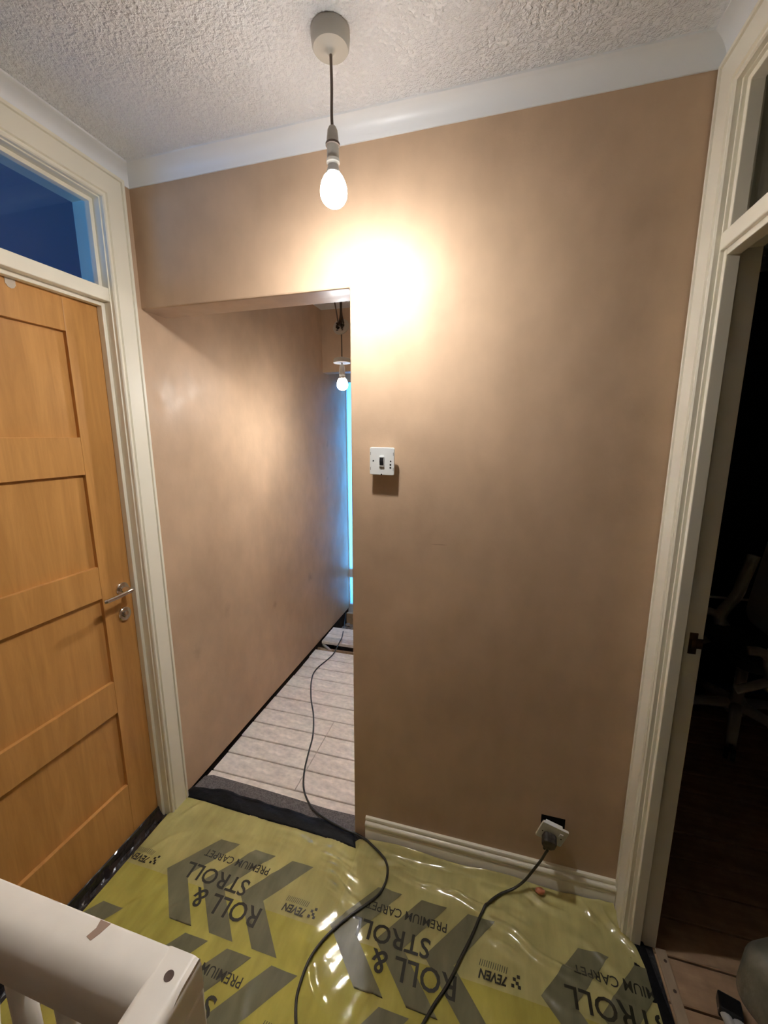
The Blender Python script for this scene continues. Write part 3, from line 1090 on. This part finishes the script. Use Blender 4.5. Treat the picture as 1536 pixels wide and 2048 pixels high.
film = film_sheet('protective_film', -1.2665, 0.506, -0.93, 0.0, 0.0, 'film')
tag(film, 'olive yellow printed plastic film covering the landing carpet up to the skirting', 'floor film', 'floor protection film')
o = film_sheet('protective_film', -1.2665, -0.447, -0.345, -0.04, 0.0011, 'film3')
tag(o, 'brighter overlapping strip of yellow film between the oak door and the passage opening', 'floor film', 'floor protection film')
o = film_sheet('protective_film', -1.2665, 0.506, -0.93, -0.335, 0.0012, 'film2')
tag(o, 'bright yellow overlapping layer of film in front of the white handrail', 'floor film', 'floor protection film')
bm = B()
V = []
box(bm, -0.34, 0.50, -1.9, -0.93, 0.002, 0.012)
o = link('protective_film', bm, 'film2')
tag(o, 'plain yellow film lying on the near end of the landing beside the handrail', 'floor film', 'floor protection film')


# ---- print on the film
def cut_drape(bm_, zoff, cell=0.0052):
    xs_ = [v.co.x for v in bm_.verts]
    ys_ = [v.co.y for v in bm_.verts]
    x0, x1, y0, y1 = min(xs_), max(xs_), min(ys_), max(ys_)
    lims = [((-1.2655, 0, 0), (-1, 0, 0)), ((0, -0.93, 0), (0, -1, 0)), ((0.498, 0, 0), (1, 0, 0))]
    for co, no in lims:
        g = bm_.verts[:] + bm_.edges[:] + bm_.faces[:]
        if g:
            bmesh.ops.bisect_plane(bm_, geom=g, plane_co=co, plane_no=no, clear_outer=True)
    if not bm_.faces:
        return False
    for ax, a, b_ in ((0, x0, x1), (1, y0, y1)):
        k = math.ceil(a / cell)
        while k * cell < b_:
            co = [0, 0, 0]
            no = [0, 0, 0]
            co[ax], no[ax] = k * cell, 1
            bmesh.ops.bisect_plane(bm_, geom=bm_.verts[:] + bm_.edges[:] + bm_.faces[:], plane_co=co, plane_no=no)
            k += 1
    for v in bm_.verts:
        v.co.z = fh(v.co.x, v.co.y) + zoff
    return True


text_cache = {}


def text_mesh(body, w, h, bold=0.0, shear=0.0):
    c = bpy.data.curves.new('lettering', 'FONT')
    c.body = body
    c.size = 1.0
    c.offset = bold
    c.shear = shear
    c.resolution_u = 3
    o_ = bpy.data.objects.new('lettering', c)
    col.objects.link(o_)
    dg = bpy.context.evaluated_depsgraph_get()
    me = bpy.data.meshes.new_from_object(o_.evaluated_get(dg))
    bpy.data.objects.remove(o_)
    bpy.data.curves.remove(c)
    xs_ = [v.co.x for v in me.vertices]
    ys_ = [v.co.y for v in me.vertices]
    for v in me.vertices:
        v.co.x = (v.co.x - min(xs_)) / (max(xs_) - min(xs_)) * w
        v.co.y = (v.co.y - min(ys_)) / (max(ys_) - min(ys_)) * h
    return me


LETTERS = [('ROLL &', 0.256, 0.058, 0.012, 0.0, -0.688, -0.337), ('STROLL', 0.258, 0.052, 0.012, 0.0, -0.775, -0.271), ('PREMIUM CARPET', 0.270, 0.026, 0.006, 0.0, -0.731, -0.215)]
LM = [text_mesh(b_, w, h, bo, sh) for b_, w, h, bo, sh, _, _ in LETTERS]
LOGO = text_mesh('7EVEN', 0.082, 0.024, 0.03, 0.25)


def place_text(me, ox, oy, name, m, zoff):
    b_ = B()
    b_.from_mesh(me)
    for v in b_.verts:
        v.co.x, v.co.y, v.co.z = ox - v.co.x, oy - v.co.y, 0
    if cut_drape(b_, zoff):
        return link(name, b_, m, film)


for r, n0, n1 in ((0, -1, 2), (1, -1, 2), (2, -1, 1)):
    for n in range(n0, n1 + 1):
        ox, oy = n * 0.645 + r * 0.087, -0.293 * r
        for c in range(3):
            bm = B()
            vs_ = [bm.verts.new((px + 0.155 * c + ox, py + oy, 0)) for px, py in
                   [(-0.978, -0.168), (-0.892, -0.168), (-1.010, -0.315), (-0.885, -0.442), (-0.972, -0.442), (-1.099, -0.315)]]
            bm.faces.new(vs_)
            if cut_drape(bm, 0.0022):
                link('printed_chevron', bm, 'chevron', film, smooth=True)
        for (b_, w, h, bo, sh, tx, ty), me in zip(LETTERS, LM):
            if tx + ox - w > 0.49 or tx + ox < -1.25 or ty + oy - h < -0.92:
                continue
            place_text(me, tx + ox, ty + oy, 'printed_lettering', 'ink', 0.0030)
        lx, ly = -0.546 + ox, -0.299 + oy
        if -1.30 < lx < 0.49 and ly > -0.88:
            place_text(LOGO, lx, ly, 'printed_logo_text', 'ink', 0.0030)
            bm = B()
            for (ix, iy) in ((0.004, 0.000), (0.014, 0.008), (0.004, 0.016), (0.022, 0.016), (0.013, -0.008)):
                s = 0.0085
                bm.faces.new([bm.verts.new((lx + 0.012 + ix + a * s - iy * 0.3, ly - 0.010 - iy + 0.006 + b_ * s, 0)) for a, b_ in ((0, 0), (1, 0), (1, 1), (0, 1))])
            if cut_drape(bm, 0.0030):
                link('printed_logo_mark', bm, 'ink', film)
            bm = B()
            for i in range(13):
                hx = lx - 0.002 - i * 0.0064
                bm.faces.new([bm.verts.new((hx - a * 0.0022 + b_ * 0.004, ly + 0.006 + b_ * 0.017, 0)) for a, b_ in ((0, 0), (1, 0), (1, 1), (0, 1))])
            if cut_drape(bm, 0.0030):
                link('printed_small_line', bm, 'ink2', film)
for me in LM + [LOGO]:
    bpy.data.meshes.remove(me)

# orange scrap caught under the film
bm = B()
bmesh.ops.create_icosphere(bm, subdivisions=2, radius=1.0)
for v in bm.verts:
    v.co = Vector((0.212 + v.co.x * 0.017, -0.040 + v.co.y * 0.010, 0.028 + v.co.z * 0.010)) + Vector((0, 0, 0.003 * math.sin(v.co.x * 9)))
tag(link('plastic_scrap', bm, 'orange', smooth=True), 'crumpled orange pink scrap caught in the film below the socket', 'scrap')

# ------------------------------------------------------------------ extension cable
pa = [(-1.275, 1.974, -0.02), (-1.187, 1.708, -0.01), (-1.109, 1.463, 0.030), (-1.100, 1.380, 0.024), (-1.095, 1.237, 0.005), (-1.130, 1.039, 0.005), (-1.107, 0.913, 0.005), (-1.031, 0.746, 0.005), (-0.948, 0.605, 0.005),
      (-0.882, 0.459, 0.005), (-0.850, 0.341, 0.005), (-0.820, 0.236, 0.005), (-0.786, 0.157, 0.006), (-0.746, 0.101, 0.010), (-0.691, 0.052, 0.0155), (-0.617, 0.014, 0.026), (-0.521, -0.010, 0.028), (-0.457, -0.016, 0.024)]
pb = [(-0.396, -0.040), (-0.348, -0.066), (-0.319, -0.098), (-0.311, -0.148), (-0.325, -0.194), (-0.360, -0.238), (-0.410, -0.294), (-0.453, -0.357), (-0.475, -0.419), (-0.478, -0.479), (-0.469, -0.520), (-0.440, -0.570),
      (-0.390, -0.630), (-0.320, -0.660), (-0.240, -0.640), (-0.170, -0.560), (-0.123, -0.466), (-0.098, -0.417), (-0.067, -0.365), (-0.031, -0.283), (-0.005, -0.224), (0.019, -0.160), (0.043, -0.118), (0.079, -0.084)]
path = [Vector(p) for p in pa] + [Vector((x, y, fh(x, y) + 0.0072)) for x, y in pb]
path += [Vector((0.126, -0.060, 0.034)), Vector((0.158, -0.048, 0.062)), Vector((0.184, -0.043, 0.108)), Vector((0.205, -0.050, 0.165)), Vector((0.216, -0.056, 0.205)), Vector((0.2215, -0.0585, 0.2225))]
sp = smooth_path(path, 7)
nb = len(pa) * 7
bm = B()
for i, p in enumerate(sp):
    if p.y < -0.02 and p.z < 0.05 and p.x > -0.44:
        p.z = max(p.z, fh(p.x, p.y) + 0.0062)
tube(bm, sp, 0.0042, 10)
tag(link('extension_cable', bm, 'cable', smooth=True), 'long dark extension cable winding from the passage over the film to the socket', 'cable')

# ------------------------------------------------------------------ handrail over the stairwell
hr = empty('stair_balustrade', (-0.37, -0.97, 0), 'white painted handrail corner with balusters around the stairwell', 'handrail')
RZ = 0.90


def rail_profile(w, h, r1, r2):
    """flat top, rounded edges: offset across, height"""
    pts = []
    for cx, r, a0, a1 in ((r1, r1, 180, 90), (w - r2, r2, 90, 0)):
        for i in range(9):
            t = math.radians(a0 + (a1 - a0) * i / 8)
            pts.append((cx + r * math.cos(t), -r + r * math.sin(t)))
    pts += [(w, -h + 0.006), (w - 0.006, -h), (0.006, -h), (0, -h + 0.006)]
    return pts


bm = B()
prism(bm, rail_profile(0.064, 0.075, 0.004, 0.036), lambda p, q, t: (t, -0.943 - p, RZ + q), XL + 0.002, -0.347)
ra = part('handrail', bm, 'handrail', hr, smooth='auto')
bm = B()
prism(bm, rail_profile(0.056, 0.055, 0.012, 0.012), lambda p, q, t: (-0.3455 - p, t, RZ + 0.0006 + q), -2.59, -0.9435)
rb = part('handrail', bm, 'handrail', hr, smooth='auto')
bm = B()
lathe(bm, [(0.0062, 0.0002), (0.006, 0.0012), (0.002, 0.0008)], (-0.3715, -0.9700, RZ), seg=16)
kn = part('knot', bm, 'rail_hole', ra)
bm = B()
prism(bm, [(-0.512, -0.9455), (-0.494, -0.9455), (-0.498, -0.958), (-0.503, -0.968), (-0.513, -0.966), (-0.509, -0.955)], lambda p, q, t: (p, q, t), RZ + 0.0001, RZ + 0.0006)
part('worn_mark', bm, 'rail_stain', ra)
for i in range(8):
    bm = B()
    bx = -0.46 - 0.098 * i
    lathe(bm, [(0.016, 0.0), (0.016, 0.18), (0.011, 0.20), (0.014, 0.24), (0.019, 0.34), (0.017, 0.46), (0.012, 0.62), (0.016, 0.66), (0.016, RZ - 0.072)], (bx, -0.975, 0), seg=14)
    part('baluster', bm, 'handrail', hr, smooth=True)
for i in range(12):
    bm = B()
    by = -1.10 - 0.12 * i
    lathe(bm, [(0.016, 0.0), (0.016, 0.18), (0.011, 0.20), (0.014, 0.24), (0.019, 0.34), (0.017, 0.46), (0.012, 0.62), (0.016, 0.66), (0.016, RZ - 0.05)], (-0.373, by, 0), seg=14)
    part('baluster', bm, 'handrail', hr, smooth=True)
bm = B()
box(bm, -0.405, -0.345, -1.003, -0.943, 0.0, RZ - 0.05)
part('newel_post', bm, 'handrail', hr, bevel=0.004)

# ------------------------------------------------------------------ passage: gap, pipe, rubble
bm = B()
tube(bm, smooth_path([(-1.24, 1.40, -0.020), (-1.20, 1.36, -0.012), (-1.16, 1.335, -0.02), (-1.11, 1.30, -0.06)], 6), 0.011, 12)
tag(link('floor_pipe', bm, 'pipe', smooth=True), 'bent grey pipe in the gap of the missing passage board', 'pipe')
bm = B()
box(bm, -1.225, -1.13, 1.300, 1.318, -0.03, -0.006)
tag(link('broken_batten', bm, 'timber', bevel=0.002), 'splintered timber offcut at the edge of the missing passage board', 'wood offcut')
bm = B()
box(bm, -1.25, -0.65, 1.93, 1.965, -0.20, 0.006)
tag(link('threshold_plank', bm, 'timber', bevel=0.002), 'raw timber plank on edge in front of the frosted end door', 'plank')
for i in range(12):
    bm = B()
    bmesh.ops.create_icosphere(bm, subdivisions=1, radius=1.0)
    cx, cy = -1.215 + 0.085 * (i % 4), 1.715 + 0.080 * (i // 4)
    s = random.uniform(0.022, 0.034)
    cz = -0.093 + s * 0.8
    for v in bm.verts:
        v.co = Vector((cx, cy, cz)) + Vector((v.co.x * s * random.uniform(0.7, 1.2), v.co.y * s * random.uniform(0.7, 1.2), v.co.z * s * 0.8 * random.uniform(0.7, 1.2)))
    tag(link('rubble_lump', bm, 'rubble'), 'grey lump of broken mortar in the open floor by the frosted door', 'rubble', 'rubble by the end door')
bm = B()
box(bm, XL + 0.004, -0.65, 1.66, 1.93, -0.25, -0.095)
tag(link('rubble_bed', bm, 'rubble'), 'bed of mortar dust below the open floor by the frosted door', 'rubble', kind='stuff')

# ------------------------------------------------------------------ white office chair in the dark room
CX, CY = 1.31, 1.13
ch = empty('office_chair', (CX, CY, 0), 'white framed swivel chair with black castors standing in the dark room', 'chair')
bm = B()
lathe(bm, [(0.045, 0.10), (0.045, 0.15), (0.032, 0.19), (0.026, 0.20), (0.026, 0.36), (0.05, 0.38), (0.05, 0.40)], (CX, CY, 0), seg=20)
part('column', bm, 'chair_white', ch, smooth='auto')
a0 = math.atan2(0.87 - CY, 1.176 - CX)
for i in range(5):
    a = a0 + i * 2 * math.pi / 5
    d = Vector((math.cos(a), math.sin(a), 0))
    bm = B()
    tube(bm, [Vector((CX, CY, 0.145)) + d * 0.02, Vector((CX, CY, 0.130)) + d * 0.12, Vector((CX, CY, 0.105)) + d * 0.22, Vector((CX, CY, 0.085)) + d * 0.30], [0.030, 0.026, 0.023, 0.020], 10)
    part('leg', bm, 'chair_white', ch, smooth=True)
    bm = B()
    pc = Vector((CX, CY, 0.029)) + d * 0.30
    sd = Vector((-d.y, d.x, 0))
    mt = Matrix((sd, d, Vector((0, 0, 1)))).transposed()
    for s in (-1, 1):
        lathe(bm, [(0.027, -0.009), (0.029, -0.005), (0.029, 0.005), (0.027, 0.009)], pc + sd * 0.014 * s, mtx=Matrix((d, Vector((0, 0, 1)), sd)).transposed(), seg=16)
    lathe(bm, [(0.008, 0.02), (0.008, 0.055)], pc, seg=10)
    part('castor', bm, 'black_plastic', ch)
bm = B()
prism(bm, rrect(0.24, 0.23, 0.09, 6), lambda p, q, t: (CX + 0.12 + p, CY + q, t), 0.44, 0.50)
part('seat', bm, 'chair_mesh', ch, bevel=0.015)
bm = B()
box(bm, CX - 0.06, CX + 0.30, CY - 0.05, CY + 0.05, 0.39, 0.44)
part('mechanism', bm, 'chair_white', ch, bevel=0.01)
for s in (-1, 1):
    bm = B()
    yy = CY + s * 0.235
    tube(bm, smooth_path([(CX - 0.14, yy, 0.36), (CX - 0.06, yy, 0.40), (CX + 0.02, yy, 0.46), (CX - 0.05, yy, 0.56), (CX - 0.12, yy, 0.57)], 6), 0.022, 10)
    tube(bm, smooth_path([(CX + 0.0, yy, 0.38), (CX - 0.01, yy, 0.47), (CX - 0.02, yy, 0.56), (CX + 0.04, yy, 0.68), (CX + 0.06, yy, 0.78), (CX + 0.09, yy, 0.92)], 6), 0.030, 10)
    tube(bm, smooth_path([(CX + 0.03, yy, 0.40), (CX + 0.09, yy, 0.375), (CX + 0.18, yy, 0.37), (CX + 0.30, yy, 0.42)], 6), 0.022, 10)
    part('arm_frame', bm, 'chair_white', ch, smooth=True)
bm = B()
prism(bm, rrect(0.22, 0.26, 0.09, 6), lambda p, q, t: (CX + 0.08 + t + 0.12 * (q + 0.2), CY + p, 0.82 + q), 0.0, 0.03)
part('backrest', bm, 'chair_white', ch, bevel=0.01)

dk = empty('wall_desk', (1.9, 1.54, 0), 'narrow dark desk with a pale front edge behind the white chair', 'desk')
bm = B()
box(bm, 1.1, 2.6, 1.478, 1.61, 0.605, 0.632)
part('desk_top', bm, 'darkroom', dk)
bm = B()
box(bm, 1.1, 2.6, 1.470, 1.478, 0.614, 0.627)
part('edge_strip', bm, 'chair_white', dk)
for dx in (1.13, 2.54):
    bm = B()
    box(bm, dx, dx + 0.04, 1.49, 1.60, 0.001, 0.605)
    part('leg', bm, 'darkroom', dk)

# ------------------------------------------------------------------ wrapped bundle in the doorway
wb = empty('wrapped_bundle', (0.86, -0.25, 0), 'grey plastic wrapped bundle on ribbed white feet just inside the dark doorway', 'bundle')
bm = B()
v = rbox(bm, 0, 0, 0, 0.40, 0.34, 0.20)
bmesh.ops.bevel(bm, geom=bm.edges[:], offset=0.06, segments=5, affect='EDGES', profile=0.5)
bmesh.ops.transform(bm, matrix=Matrix.Translation((0.925, -0.258, 0.150)) @ Matrix.Rotation(math.radians(28), 4, 'Z') @ Matrix.Rotation(math.radians(6), 4, 'Y'), verts=bm.verts)
part('body', bm, 'wrap', wb, smooth=True)
for (x0, y0) in ((0.684, -0.300), (0.710, -0.312)):
    bm = B()
    tube(bm, [Vector((x0 - 0.012, y0 + 0.09, 0.016)), Vector((x0, y0, 0.016)), Vector((x0 + 0.04, y0 - 0.16, 0.016))], 0.012, 10)
    part('rib', bm, 'white_ridged', wb, smooth=True)
bm = B()
rbox(bm, 0.690, -0.206, 0.018, 0.052, 0.045, 0.034, Matrix.Rotation(math.radians(-16), 4, 'Z'))
part('end_cap', bm, 'black_plastic', wb, bevel=0.004)
